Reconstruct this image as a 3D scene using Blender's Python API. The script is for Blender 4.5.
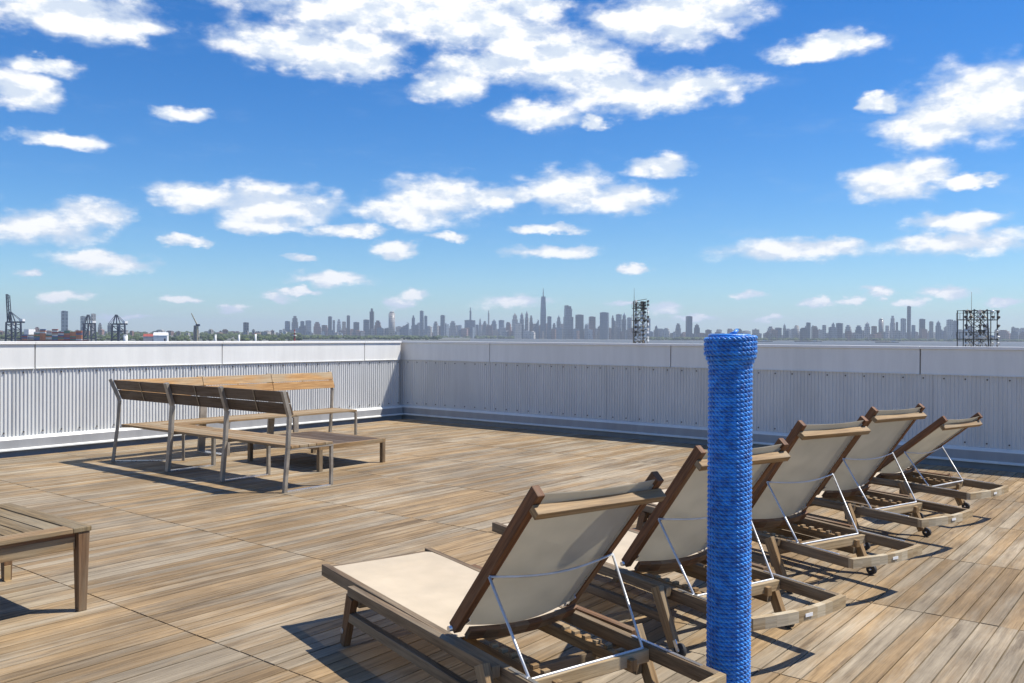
import bpy, bmesh, math, random
from mathutils import Vector, Matrix
R = math.radians
random.seed(7)
for o in list(bpy.data.objects): bpy.data.objects.remove(o)
scene = bpy.context.scene
col = scene.collection

# ------------------------------------------------------------------ camera
EYE = 1.45
HEAD = R(38.36)                       # heading: the deck's grid is the world grid
FPX = 880.0
cam_d = bpy.data.cameras.new('camera')
cam = bpy.data.objects.new('camera', cam_d); col.objects.link(cam)
cam_d.sensor_width = 36.0
cam_d.lens = FPX / 1024 * 36
cam_d.clip_start = 0.05; cam_d.clip_end = 120000
cam.matrix_world = (Matrix.Translation((0, 0, EYE)) @ Matrix.Rotation(HEAD, 4, 'Z')
                    @ Matrix.Rotation(R(90 - 0.3255), 4, 'X') @ Matrix.Rotation(R(0.286), 4, 'Z'))
scene.camera = cam

UR, UF = Vector((math.cos(HEAD), math.sin(HEAD), 0)), Vector((-math.sin(HEAD), math.cos(HEAD), 0))   # right of / along the heading
# ------------------------------------------------------------------ view
vs = scene.view_settings
vs.view_transform = 'Standard'; vs.look = 'None'; vs.exposure = 0.53; vs.gamma = 1.0
vs.use_curve_mapping = False

# ------------------------------------------------------------------ sun + sky
SUN_EL, SUN_AZ = R(56.4), R(45.0)     # azimuth counted from +X towards +Y
sd = Vector((math.cos(SUN_EL) * math.cos(SUN_AZ), math.cos(SUN_EL) * math.sin(SUN_AZ), math.sin(SUN_EL)))
sun_d = bpy.data.lights.new('sun', 'SUN'); sun_d.energy = 4.6; sun_d.angle = R(0.5)
sun_d.color = (1.0, 0.945, 0.85)
sun = bpy.data.objects.new('sun', sun_d); col.objects.link(sun)
sun.rotation_euler = (-sd).to_track_quat('-Z', 'Y').to_euler()

world = bpy.data.worlds.new('World'); scene.world = world; world.use_nodes = True
wt = world.node_tree; wt.nodes.clear()
SKY_STR = 0.090

def N(t, typ, **kw):
    n = t.nodes.new(typ)
    for k, v in kw.items():
        if k == 'ins':
            for i, val in v.items(): n.inputs[i].default_value = val
        else: setattr(n, k, v)
    return n
def mth(t, op, a, b=None, c=None, clamp=False):
    n = t.nodes.new('ShaderNodeMath'); n.operation = op; n.use_clamp = clamp
    for i, v in enumerate((a, b, c)):
        if v is None: continue
        if isinstance(v, (int, float)): n.inputs[i].default_value = v
        else: t.links.new(v, n.inputs[i])
    return n.outputs[0]
def vmth(t, op, a, b=None, c=None):
    n = t.nodes.new('ShaderNodeVectorMath'); n.operation = op
    for i, v in enumerate((a, b, c)):
        if v is None: continue
        if isinstance(v, (tuple, list)): n.inputs[i].default_value = v
        else: t.links.new(v, n.inputs[i])
    return n.outputs['Value'] if op in ('LENGTH', 'DOT_PRODUCT') else n.outputs[0]
def smooth(t, v, a, b, lo=0.0, hi=1.0):
    n = t.nodes.new('ShaderNodeMapRange'); n.interpolation_type = 'SMOOTHSTEP'
    t.links.new(v, n.inputs[0])
    for i, q in zip((1, 2, 3, 4), (a, b, lo, hi)): n.inputs[i].default_value = q
    return n.outputs[0]
def mixc(t, f, a, b, mode='MIX'):
    n = t.nodes.new('ShaderNodeMix'); n.data_type = 'RGBA'; n.blend_type = mode
    for i, v in ((0, f), (6, a), (7, b)):
        if isinstance(v, (int, float)): n.inputs[i].default_value = v
        elif isinstance(v, (tuple, list)): n.inputs[i].default_value = (*v[:3], 1)
        else: t.links.new(v, n.inputs[i])
    return n.outputs[2]

sky = N(wt, 'ShaderNodeTexSky', sky_type='NISHITA', sun_disc=False)
sky.sun_elevation = SUN_EL; sky.sun_rotation = R(45.0)
sky.altitude = 0; sky.air_density = 1.0; sky.dust_density = 0.1; sky.ozone_density = 3.0
hsv = N(wt, 'ShaderNodeHueSaturation', ins={'Hue': 0.5, 'Saturation': 1.42, 'Value': 1.0})
wt.links.new(sky.outputs[0], hsv.inputs['Color'])
# fair-weather clouds: azimuth, elevation, half widths (degrees)
CLOUDS = [(70,14,95,22),(125,26,42,13),(38,64,38,8),(22,90,40,17),(60,139,46,9),(177,114,28,8),
 (285,45,70,20),(345,52,62,26),(395,12,150,25),(478,24,72,20),(448,88,40,15),(480,68,44,16),
 (528,4,40,20),(515,44,42,28),(572,62,58,30),(685,12,72,30),(640,22,50,18),(610,92,52,20),(692,86,58,15),(660,98,50,14),
 (535,116,42,14),(592,122,16,6),(826,47,54,13),(800,58,30,6),(985,100,72,36),(930,122,56,26),(878,104,19,8),
 (888,184,44,18),(925,172,34,14),(966,182,38,6),(958,220,48,10),(960,243,72,13),(795,250,74,12),(835,244,36,8),
 (660,167,35,10),(566,190,42,22),(622,200,42,15),(524,196,14,9),(436,200,56,24),(400,212,44,13),(492,198,32,13),
 (350,231,40,7),(200,197,48,15),(275,205,64,21),(258,225,42,8),(92,214,42,15),(42,229,62,16),(187,242,24,6),(106,261,54,10),
 (395,249,22,8),(302,259,17,5),(550,252,46,7),(632,268,15,5),(332,279,40,7),(275,298,17,5),(300,292,22,4),(395,302,18,6),
 (416,295,14,6),(230,309,12,4),(515,302,34,7),(622,302,16,3),(662,308,18,6),(817,302,18,4),(880,292,16,5),(945,292,30,6),
 (912,302,18,5),(64,298,22,6),(30,272,16,4),(545,230,34,5),(448,236,22,5),(852,300,14,4),(745,296,16,4),(1002,302,20,4),(180,300,20,4),(692,318,24,3),(775,318,20,3),(120,318,26,3),(-70,60,60,30),(-90,200,70,25),(1120,60,60,25),(1110,240,60,14)]
tc = N(wt, 'ShaderNodeTexCoord')
nrm = vmth(wt, 'NORMALIZE', tc.outputs['Generated'])
sp = N(wt, 'ShaderNodeSeparateXYZ'); wt.links.new(nrm, sp.inputs[0])
az = mth(wt, 'ARCTAN2', sp.outputs[1], sp.outputs[0]); el = mth(wt, 'ARCSINE', sp.outputs[2])
cb = N(wt, 'ShaderNodeCombineXYZ'); wt.links.new(az, cb.inputs[0]); wt.links.new(el, cb.inputs[1])
p0 = cb.outputs[0]
def wnoise(vec, scale, detail, rough=0.6, stretch=(1, 1.9, 1)):
    n = N(wt, 'ShaderNodeTexNoise', ins={'Scale': scale, 'Detail': detail, 'Roughness': rough})
    wt.links.new(vmth(wt, 'MULTIPLY', vec, stretch), n.inputs['Vector']); return n
warp = wnoise(p0, 26, 4)
off = vmth(wt, 'MULTIPLY', vmth(wt, 'SUBTRACT', warp.outputs['Color'], (.5, .5, .5)), (0.05, 0.026, 0))
pw = vmth(wt, 'ADD', p0, off)
field = None
for cx, cy, rx, ry in CLOUDS:
    a = math.atan((cx - 512) / FPX)
    hz = 336.5 + .005 * (cx - 512)
    e = math.atan((hz - cy) / FPX * math.cos(a))
    ra = 1.0 * rx / FPX * math.cos(a) ** 2; re = 1.0 * ry / FPX * math.cos(a)
    d = vmth(wt, 'MULTIPLY', vmth(wt, 'SUBTRACT', pw, (HEAD + math.pi / 2 - a, e, 0)), (1 / ra, 1 / re, 0))
    v = mth(wt, 'SUBTRACT', 1.0, vmth(wt, 'LENGTH', d))
    field = v if field is None else mth(wt, 'SMOOTH_MAX', field, v, 0.35)
fb = wnoise(p0, 24, 7, 0.56)
fb2 = wnoise(vmth(wt, 'ADD', p0, (-0.004, 0.013, 0)), 24, 7, 0.56)
dens = mth(wt, 'ADD', field, mth(wt, 'MULTIPLY', mth(wt, 'SUBTRACT', fb.outputs[0], 0.5), 1.65))
alpha = mth(wt, 'MULTIPLY', smooth(wt, dens, -0.34, 0.50), smooth(wt, field, -0.7, 0.0))
wisp = wnoise(p0, 9, 7, 0.65, (1, 3.2, 1))
alpha = mth(wt, 'MAXIMUM', alpha, smooth(wt, wisp.outputs[0], 0.52, 0.85, 0.0, 0.14))
# unseen cloud added overhead and behind, to whiten and brighten the fill light
gen = wnoise(nrm, 2.6, 7, .58, (1, 1, 1.5))
side = smooth(wt, vmth(wt, 'DOT_PRODUCT', nrm, tuple(UF)), .72, .80, 1.0, 0.0)
gmask = mth(wt, 'MULTIPLY', mth(wt, 'MAXIMUM', smooth(wt, el, .41, .55), side), smooth(wt, el, .03, .12))
alpha = mth(wt, 'MAXIMUM', alpha, mth(wt, 'MULTIPLY', smooth(wt, gen.outputs[0], .54, .68), gmask))
relief = mth(wt, 'SUBTRACT', fb.outputs[0], fb2.outputs[0])
coref = smooth(wt, mth(wt, 'ADD', dens, mth(wt, 'MULTIPLY', relief, 5.0)), -0.15, 1.05)
core = mth(wt, 'MAXIMUM', coref, mth(wt, 'MULTIPLY', gmask, .6))
C1 = 1 / SKY_STR
ccol = mixc(wt, core, (.50 * C1, .565 * C1, .66 * C1), (.76 * C1, .765 * C1, .77 * C1))
skyt = mixc(wt, 1.0, hsv.outputs[0], (.64, .85, 1.06), 'MULTIPLY')
skyc = mixc(wt, alpha, skyt, ccol)
bg = N(wt, 'ShaderNodeBackground', ins={'Strength': SKY_STR})
wo = N(wt, 'ShaderNodeOutputWorld')
wt.links.new(skyc, bg.inputs[0]); wt.links.new(bg.outputs[0], wo.inputs[0])

# ------------------------------------------------------------------ helpers
def bearing(c, dist, z=0.0):
    """world point in the direction of bearing c (tangent units * FPX right of the heading + 512), dist metres ahead"""
    k = (c - 512) / FPX
    v = (UF + UR * k) * dist
    return Vector((v.x, v.y, z))
def link(o, parent=None):
    col.objects.link(o)
    if parent is not None: o.parent = parent
    return o
def tag(o, label=None, cat=None, group=None, kind=None):
    if label: o['label'] = label
    if cat: o['category'] = cat
    if group: o['group'] = group
    if kind: o['kind'] = kind
    return o
def empty(name, loc, rz=0.0, label=None, cat=None, group=None):
    o = bpy.data.objects.new(name, None); o.empty_display_size = .1
    o.location = loc; o.rotation_euler = (0, 0, rz)
    link(o); return tag(o, label, cat, group)

class MB:
    """collects shapes into one mesh; uv runs along each piece's grain"""
    def __init__(s): s.v, s.f, s.uv, s.m, s.sm = [], [], [], [], []
    def face(s, idx, uvs, m=0, sm=False): s.f.append(idx); s.uv.append(uvs); s.m.append(m); s.sm.append(sm)
    def hexa(s, c, m=0, grain=None):
        # c: 8 corners (bottom 4 ccw, top 4 ccw)
        b = len(s.v); c = [Vector(q) for q in c]; s.v += c
        g = Vector(grain).normalized() if grain else None
        if g is None:
            es = [(c[1]-c[0]), (c[3]-c[0]), (c[4]-c[0])]
            g = max(es, key=lambda e: e.length).normalized()
        ru, rv = random.random() * 50, random.random() * 50
        for q in ((0,3,2,1),(4,5,6,7),(0,1,5,4),(1,2,6,5),(2,3,7,6),(3,0,4,7)):
            P = [c[i] for i in q]
            n = (P[1]-P[0]).cross(P[2]-P[0])
            t = n.cross(g)
            t = t.normalized() if t.length > 1e-9 else (P[1]-P[0]).normalized()
            if abs(n.normalized().dot(g)) > .9:
                t = (P[1]-P[0]).normalized(); g2 = (P[2]-P[1]).normalized()
            else: g2 = g
            s.face([b+i for i in q], [(p.dot(g2)+ru, p.dot(t)+rv) for p in P], m)
    def box(s, x0, x1, y0, y1, z0, z1, m=0, grain=None):
        s.hexa([(x0,y0,z0),(x1,y0,z0),(x1,y1,z0),(x0,y1,z0),(x0,y0,z1),(x1,y0,z1),(x1,y1,z1),(x0,y1,z1)], m, grain)
    def beam(s, a, b, w, h, m=0, up=(0,0,1), w2=None, h2=None):
        a, b = Vector(a), Vector(b); d = (b-a).normalized(); up = Vector(up)
        sd_ = d.cross(up)
        if sd_.length < 1e-4: sd_ = d.cross(Vector((1,0,0)))
        sd_.normalize(); u = sd_.cross(d).normalized()
        w2 = w2 or w; h2 = h2 or h
        def ring(p, w, h): return [p - sd_*w/2 - u*h/2, p + sd_*w/2 - u*h/2, p + sd_*w/2 + u*h/2, p - sd_*w/2 + u*h/2]
        r0, r1 = ring(a, w, h), ring(b, w2, h2)
        s.hexa([r0[0], r0[1], r1[1], r1[0], r0[3], r0[2], r1[2], r1[3]], m, d)
    def tube(s, pts, r, n=8, m=0, caps=True):
        pts = [Vector(p) for p in pts]; rs = r if isinstance(r, (list, tuple)) else [r]*len(pts)
        b = len(s.v); ref = None; L = 0
        for i, p in enumerate(pts):
            d = (pts[min(i+1, len(pts)-1)] - pts[max(i-1, 0)]).normalized()
            if ref is None:
                ref = d.cross(Vector((0,0,1)))
                if ref.length < 1e-3: ref = d.cross(Vector((1,0,0)))
            ref = (ref - d*ref.dot(d)).normalized(); o = d.cross(ref)
            for k in range(n):
                a = 2*math.pi*k/n; s.v.append(p + (ref*math.cos(a) + o*math.sin(a))*rs[i])
        for i in range(len(pts)-1):
            L2 = L + (pts[i+1]-pts[i]).length
            for k in range(n):
                k2 = (k+1) % n
                s.face([b+i*n+k, b+i*n+k2, b+(i+1)*n+k2, b+(i+1)*n+k], [(L,k/n),(L,(k+1)/n),(L2,(k+1)/n),(L2,k/n)], m, True)
            L = L2
        if caps:
            s.face([b+k for k in range(n)][::-1], [(0,0)]*n, m); e = b+(len(pts)-1)*n
            s.face([e+k for k in range(n)], [(0,0)]*n, m)
    def cyl(s, a, b, r, n=16, m=0, r2=None): s.tube([a, b], [r, r2 if r2 is not None else r], n, m)
    def build(s, name, mat, parent=None, bevel=0.0):
        me = bpy.data.meshes.new(name); me.from_pydata([tuple(v) for v in s.v], [], s.f)
        uvl = me.uv_layers.new(name='UVMap'); i = 0
        flat = []
        for u in s.uv:
            for q in u: flat += [q[0], q[1]]
        uvl.data.foreach_set('uv', flat)
        for mt in (mat if isinstance(mat, (list, tuple)) else [mat]): me.materials.append(mt)
        me.polygons.foreach_set('material_index', s.m); me.polygons.foreach_set('use_smooth', s.sm)
        me.update()
        o = bpy.data.objects.new(name, me); link(o, parent)
        if bevel:
            b = o.modifiers.new('bevel', 'BEVEL'); b.width = bevel; b.segments = 2; b.limit_method = 'ANGLE'; b.angle_limit = R(50)
        return o

# ------------------------------------------------------------------ materials
def mat(name, base=(.5,.5,.5), rough=.6, metal=0.0, spec=.5):
    m = bpy.data.materials.new(name); m.use_nodes = True; t = m.node_tree
    b = t.nodes['Principled BSDF']; b.inputs['Base Color'].default_value = (*base, 1)
    b.inputs['Roughness'].default_value = rough; b.inputs['Metallic'].default_value = metal
    b.inputs['Specular IOR Level'].default_value = spec
    return m, t, b
def noise(t, vec, scale, detail=4, rough=.6, stretch=None):
    n = N(t, 'ShaderNodeTexNoise', ins={'Scale': scale, 'Detail': detail, 'Roughness': rough})
    if stretch: vec = vmth(t, 'MULTIPLY', vec, stretch)
    t.links.new(vec, n.inputs['Vector']); return n.outputs[0]
def bump(t, b, h, strength=.3, dist=.01):
    n = N(t, 'ShaderNodeBump', ins={'Strength': strength, 'Distance': dist})
    t.links.new(h, n.inputs['Height']); t.links.new(n.outputs[0], b.inputs['Normal'])

def wood(name, dark, light, grey=None, greyamt=.5, rough=.62, contrast=(.3,.7)):
    m, t, b = mat(name, rough=rough, spec=.3)
    uv = N(t, 'ShaderNodeUVMap').outputs[0]
    g1 = noise(t, uv, 1.0, 6, .65, (3.0, 70, 1)); g2 = noise(t, uv, 1.0, 3, .5, (14, 420, 1)); g3 = noise(t, uv, 1.0, 3, .5, (2.2, 9, 1))
    gi = N(t, 'ShaderNodeNewGeometry').outputs['Random Per Island']
    v = mth(t, 'ADD', mth(t, 'MULTIPLY', g1, .75), mth(t, 'MULTIPLY', g2, .25))
    v = smooth(t, v, *contrast)
    c = mixc(t, v, dark, light)
    if grey:
        gm = smooth(t, mth(t, 'ADD', g3, mth(t, 'MULTIPLY', mth(t, 'SUBTRACT', gi, .5), .35)), .5-greyamt*.5, .85-greyamt*.5)
        c = mixc(t, gm, c, mixc(t, v, tuple(q*.62 for q in grey), grey))
    br = mth(t, 'ADD', .82, mth(t, 'MULTIPLY', gi, .36))
    cc = N(t, 'ShaderNodeCombineXYZ')
    for i in range(3): t.links.new(br, cc.inputs[i])
    c = mixc(t, 1.0, c, cc.outputs[0], 'MULTIPLY')
    t.links.new(c, b.inputs['Base Color'])
    bump(t, b, v, .25, .002)
    return m

M = {}
M['teak'] = wood('teak', (.09,.042,.018), (.26,.145,.07), (.26,.19,.12), .4)
M['teak_dark'] = wood('teak_dark', (.07,.030,.013), (.25,.108,.045), (.22,.14,.08), .22)
M['teak_grey'] = wood('teak_grey', (.062,.040,.021), (.27,.185,.105), (.29,.225,.145), .45)
M['teak_sunlit'] = wood('teak_sunlit', (.24,.16,.08), (.52,.39,.22), (.50,.42,.29), .35)  # lighter copy of the teak: sun on the head rail put into its colour
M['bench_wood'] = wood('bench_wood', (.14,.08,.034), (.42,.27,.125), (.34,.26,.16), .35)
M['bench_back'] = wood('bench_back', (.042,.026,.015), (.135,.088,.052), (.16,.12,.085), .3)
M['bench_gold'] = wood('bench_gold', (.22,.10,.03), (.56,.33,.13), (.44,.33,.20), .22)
M['table_wood'] = wood('table_wood', (.10,.068,.028), (.29,.205,.10), (.29,.23,.14), .4)

def metal(name, base, rough=.35, metallic=.9, var=.12, scale=8):
    m, t, b = mat(name, base, rough, metallic)
    tcn = N(t, 'ShaderNodeTexCoord').outputs['Object']
    n = noise(t, tcn, scale, 5, .6)
    t.links.new(mixc(t, smooth(t, n, .3, .7), tuple(q*(1-var) for q in base), tuple(min(1, q*(1+var)) for q in base)), b.inputs['Base Color'])
    t.links.new(smooth(t, n, .2, .8, rough*.8, rough*1.25), b.inputs['Roughness'])
    return m
M['steel'] = metal('steel', (.31,.275,.225), .5, .35, .25)
M['chrome'] = metal('chrome', (.78,.79,.80), .28, .9)
M['wire'] = metal('wire', (.60,.61,.62), .42, .55)
M['brass'] = metal('brass', (.48,.36,.20), .5, .6)
M['rubber'] = metal('rubber', (.03,.03,.032), .7, 0)
M['dark_void'] = metal('dark_void', (.04,.04,.042), .9, 0)
M['tagwhite'] = metal('tagwhite', (.8,.8,.78), .5, 0, .05)

def panel_mat(name, base, rough, dirt=.15):
    m, t, b = mat(name, base, rough, 0.0)
    tcn = N(t, 'ShaderNodeTexCoord').outputs['Object']
    n1 = noise(t, tcn, .8, 5, .6, (1,1,.6)); n2 = noise(t, tcn, 6, 4, .65, (1,1,.12)); n3 = noise(t, tcn, 60, 3)
    v = mth(t, 'ADD', mth(t, 'MULTIPLY', n1, .5), mth(t, 'MULTIPLY', n2, .5))
    c = mixc(t, smooth(t, v, .32, .68), tuple(q*(1-dirt) for q in base), base)
    t.links.new(c, b.inputs['Base Color'])
    t.links.new(smooth(t, n1, .3, .7, rough*.8, rough*1.2), b.inputs['Roughness'])
    bump(t, b, n1, .08, .05)
    return m
M['fascia'] = panel_mat('fascia', (.80,.80,.77), .38, .13)
M['capping'] = panel_mat('capping', (.90,.88,.84), .4, .06)
M['corrugated'] = panel_mat('corrugated', (.68,.69,.68), .42, .15)
M['flashing'] = panel_mat('flashing', (.78,.78,.74), .4, .12)
M['flash_face'] = panel_mat('flash_face', (.36,.365,.37), .45, .2)
M['seam'] = metal('seam', (.30,.24,.19), .6, .1, .4, 20)
M['lap'] = metal('lap', (.34,.34,.34), .6, 0, .1)
M['screw'] = metal('screw', (.07,.06,.055), .6, .3)
M['membrane'] = panel_mat('membrane', (.065,.055,.045), .9, .3)

# deck boards
def deck_mat():
    m, t, b = mat('deck_boards', rough=.7, spec=.25)
    P = N(t, 'ShaderNodeTexCoord').outputs['Object']
    gi = N(t, 'ShaderNodeNewGeometry').outputs['Random Per Island']
    sh = N(t, 'ShaderNodeCombineXYZ'); t.links.new(mth(t, 'MULTIPLY', gi, 37.0), sh.inputs[1]); t.links.new(mth(t, 'MULTIPLY', gi, 5.0), sh.inputs[2])
    q = vmth(t, 'ADD', P, sh.outputs[0])
    g1 = noise(t, q, 1.0, 6, .68, (34, 1.3, 1))       # streaks that follow the boards
    g2 = noise(t, q, 1.0, 4, .6, (230, 7, 1))
    g3 = noise(t, P, 1.0, 5, .6, (1.3, .55, 1))       # broad weathering
    g4 = noise(t, P, 1.0, 5, .7, (7, .9, 1))
    v = mth(t, 'ADD', mth(t, 'MULTIPLY', g1, .7), mth(t, 'MULTIPLY', g2, .3))
    v = smooth(t, v, .20, .80)
    tan = mixc(t, v, (.165,.108,.052), (.47,.325,.175))
    gry = mixc(t, v, (.18,.14,.092), (.50,.415,.295))
    s = mth(t, 'ADD', mth(t, 'ADD', mth(t, 'MULTIPLY', g4, .8), mth(t, 'MULTIPLY', g3, .5)), mth(t, 'ADD', mth(t, 'MULTIPLY', gi, .24), .09))
    c = mixc(t, smooth(t, s, .72, 1.02), tan, gry)
    br = mth(t, 'ADD', .80, mth(t, 'MULTIPLY', mth(t, 'FRACT', mth(t, 'MULTIPLY', gi, 91.7)), .26))
    cc = N(t, 'ShaderNodeCombineXYZ')
    for i in range(3): t.links.new(br, cc.inputs[i])
    c = mixc(t, 1.0, c, cc.outputs[0], 'MULTIPLY')
    # dark weathered patches
    wr = smooth(t, noise(t, P, 1.0, 5, .65, (1.1, .8, 1)), .38, .66, .74, 1.10)
    cw = N(t, 'ShaderNodeCombineXYZ')
    for i in range(3): t.links.new(wr, cw.inputs[i])
    c = mixc(t, 1.0, c, cw.outputs[0], 'MULTIPLY')
    st = smooth(t, noise(t, q, 1.0, 5, .7, (14, 1.1, 1)), .54, .70, 0, .6)
    c = mixc(t, st, c, (.075,.05,.03))
    t.links.new(c, b.inputs['Base Color'])
    bump(t, b, mth(t, 'ADD', g2, g1), .35, .003)
    return m
M['deck'] = deck_mat()

def sling_mat(name, base, transl, tr):
    m, t, b = mat(name, base, .75, 0, .2)
    P = N(t, 'ShaderNodeTexCoord').outputs['Object']
    w = N(t, 'ShaderNodeTexNoise', ins={'Scale': 5, 'Detail': 5}); t.links.new(P, w.inputs['Vector'])
    c = mixc(t, smooth(t, w.outputs[0], .3, .7), tuple(q*.88 for q in base), base)
    t.links.new(c, b.inputs['Base Color'])
    bump(t, b, noise(t, P, 700, 2), .2, .001)
    o = t.nodes['Material Output']
    tl = N(t, 'ShaderNodeBsdfTranslucent'); t.links.new(c, tl.inputs[0])
    tp = N(t, 'ShaderNodeBsdfTransparent')
    m1 = N(t, 'ShaderNodeMixShader', ins={0: transl}); t.links.new(b.outputs[0], m1.inputs[1]); t.links.new(tl.outputs[0], m1.inputs[2])
    m2 = N(t, 'ShaderNodeMixShader', ins={0: tr}); t.links.new(m1.outputs[0], m2.inputs[1]); t.links.new(tp.outputs[0], m2.inputs[2])
    t.links.new(m2.outputs[0], o.inputs[0])
    return m
M['sling_seat'] = sling_mat('sling_seat', (.72,.61,.455), .1, .27)
M['sling_back'] = sling_mat('sling_back', (.60,.56,.46), .50, .13)

m, t, b = mat('blue_rope', (.008,.12,.52), .3, 0, .6)
P = N(t, 'ShaderNodeTexCoord').outputs['Object']
c = mixc(t, smooth(t, noise(t, P, 30, 5), .3, .7), (.003,.115,.44), (.02,.30,.86))
# paler blue flecks scattered by fine noise
c = mixc(t, smooth(t, noise(t, P, 240, 3), .60, .78, 0, .55), c, (.16,.45,.80))
t.links.new(c, b.inputs['Base Color']); bump(t, b, noise(t, P, 500, 2), .5, .002)
b.inputs['Sheen Weight'].default_value = .25
M['rope'] = m

# ------------------------------------------------------------------ deck + roof
DU0, DU1, DV0, DV1 = -11.03, 5.2, -4.165, 10.93
mb = MB()
BW, GAP = .0885, .0065
joints = [2.385 + 1.309*k for k in range(-5, 7)] + [DV1]
joints = [j for j in joints if j <= DV1]
u = DU1
while u > DU0:
    u2 = max(u - BW, DU0)
    for a, b_ in zip(joints[:-1], joints[1:]):
        if b_ - a < .02: continue
        dz = random.uniform(-.0012, .0012)
        ja, jb = a + .003 + random.uniform(0, .0015), b_ - .003 - random.uniform(0, .0015)
        mb.box(u2 + GAP/2, u - GAP/2, ja, jb, -.026, dz, 0, (0, 1, 0))
    u = u2
tag(mb.build('deck', M['deck']), kind='structure')
mb = MB(); mb.box(-11.55, 5.6, -4.6, 11.45, -22.6, -.12)
tag(mb.build('roof', M['membrane']), kind='structure')

# ------------------------------------------------------------------ parapet walls
WU, WV = -11.28, 11.15
def wall(axis, s0, s1, seams, label):
    """axis 'V': left wall (plane U=WU, runs along V); axis 'U': far wall (plane V=WV, runs along U)"""
    root = empty('parapet_wall', (WU if axis == 'V' else 0, 0 if axis == 'V' else WV, 0), 0, label, 'wall')
    # local: s along wall, n = towards the deck
    def P(s, n, z): return Vector((n, s, z)) if axis == 'V' else Vector((s, -n, z))
    def bx(m_, a, b, n0, n1, z0, z1, mi=0):
        if axis == 'V': m_.box(n0, n1, a, b, z0, z1, mi)
        else: m_.box(a, b, -n1, -n0, z0, z1, mi)
    m_ = MB(); bx(m_, s0, s1, -.20, -.03, -.12, 1.325); m_.build('wall_core', M['seam'], root)
    # capping pieces
    ed = [s0] + seams + [s1]
    m_ = MB()
    for a, b in zip(ed[:-1], ed[1:]):
        e = .0015
        bx(m_, a+e, b-e, -.235, .024, 1.342, 1.36)
        bx(m_, a+e, b-e, .010, .0238, 1.326, 1.341)
    m_.build('capping', M['capping'], root, .003)
    for a, b in zip(ed[:-1], ed[1:]):
        m_ = MB(); bx(m_, a + .007, b - .007, -.028, .004, 1.026, 1.3255)
        # small return lip at the bottom
        bx(m_, a + .007, b - .007, .0045, .016, 1.026, 1.034)
        m_.build('fascia_panel', M['fascia'], root, .002)
    # corrugated sheet
    m_ = MB(); pitch = .045; dpt = .013
    s = s0; n = int((s1 - s0) / pitch)
    prof = [(0, 0), (.30, 0), (.42, 1), (.58, 1), (.70, 0)]
    pts = []
    for i in range(n):
        for a, h in prof: pts.append((s0 + (i + a)*pitch, -.012 + h*dpt))
    zt, zb = 1.025, .212
    b0 = len(m_.v)
    for (a, h) in pts: m_.v.append(P(a, h, zb)); m_.v.append(P(a, h, zt))
    for i in range(len(pts)-1):
        k = b0 + 2*i
        q = [k, k+2, k+3, k+1] if axis == 'U' else [k+2, k, k+1, k+3]
        m_.face(q, [(0,0)]*4)
    sc = s0 + .1
    while sc < s1:
        for z in (.985, .262):
            m_.cyl(P(sc, -.006, z), P(sc, .006, z), .0085, 8, 1)
        sc += pitch * 5
    k = 1
    while s0 + k*2.25 < s1:      # sheet laps
        a = s0 + k*2.25 - .0225
        bx(m_, a, a + .003, -.0118, .0035, .2125, 1.0245, 2); k += 1
    m_.build('corrugated_cladding', [M['corrugated'], M['screw'], M['lap']], root)
    # base flashing: sloping ledge, upright face, drip lip
    m_ = MB()
    def strip(n0, z0, n1, z1, mi=0):
        b = len(m_.v); m_.v += [P(s0, n0, z0), P(s1, n0, z0), P(s1, n1, z1), P(s0, n1, z1)]
        m_.face([b, b+1, b+2, b+3], [(0,0)]*4, mi)
    strip(-.012, .212, .0, .214); strip(.0, .214, .045, .188); strip(.045, .188, .05, .180)
    strip(.05, .180, .055, .078, 1)
    strip(.055, .078, .085, .066); strip(.085, .066, .085, .052); strip(.085, .052, .03, .050)
    m_.build('base_flashing', [M['flashing'], M['flash_face']], root)
    m_ = MB(); bx(m_, s0, s1, -.029, .028, -.12, .0495); m_.build('plinth', M['flash_face'], root)
    return root
wall('V', -4.4, WV - .09, [-3.27, -.57, 2.13, 4.83, 7.44, 10.2], 'sunlit white parapet wall of corrugated metal along the left side of the deck')
wall('U', WU - .23, 5.4, [-9.29, -5.96, -2.67, .62, 3.9], 'shaded blue grey corrugated parapet wall behind the row of loungers')

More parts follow.
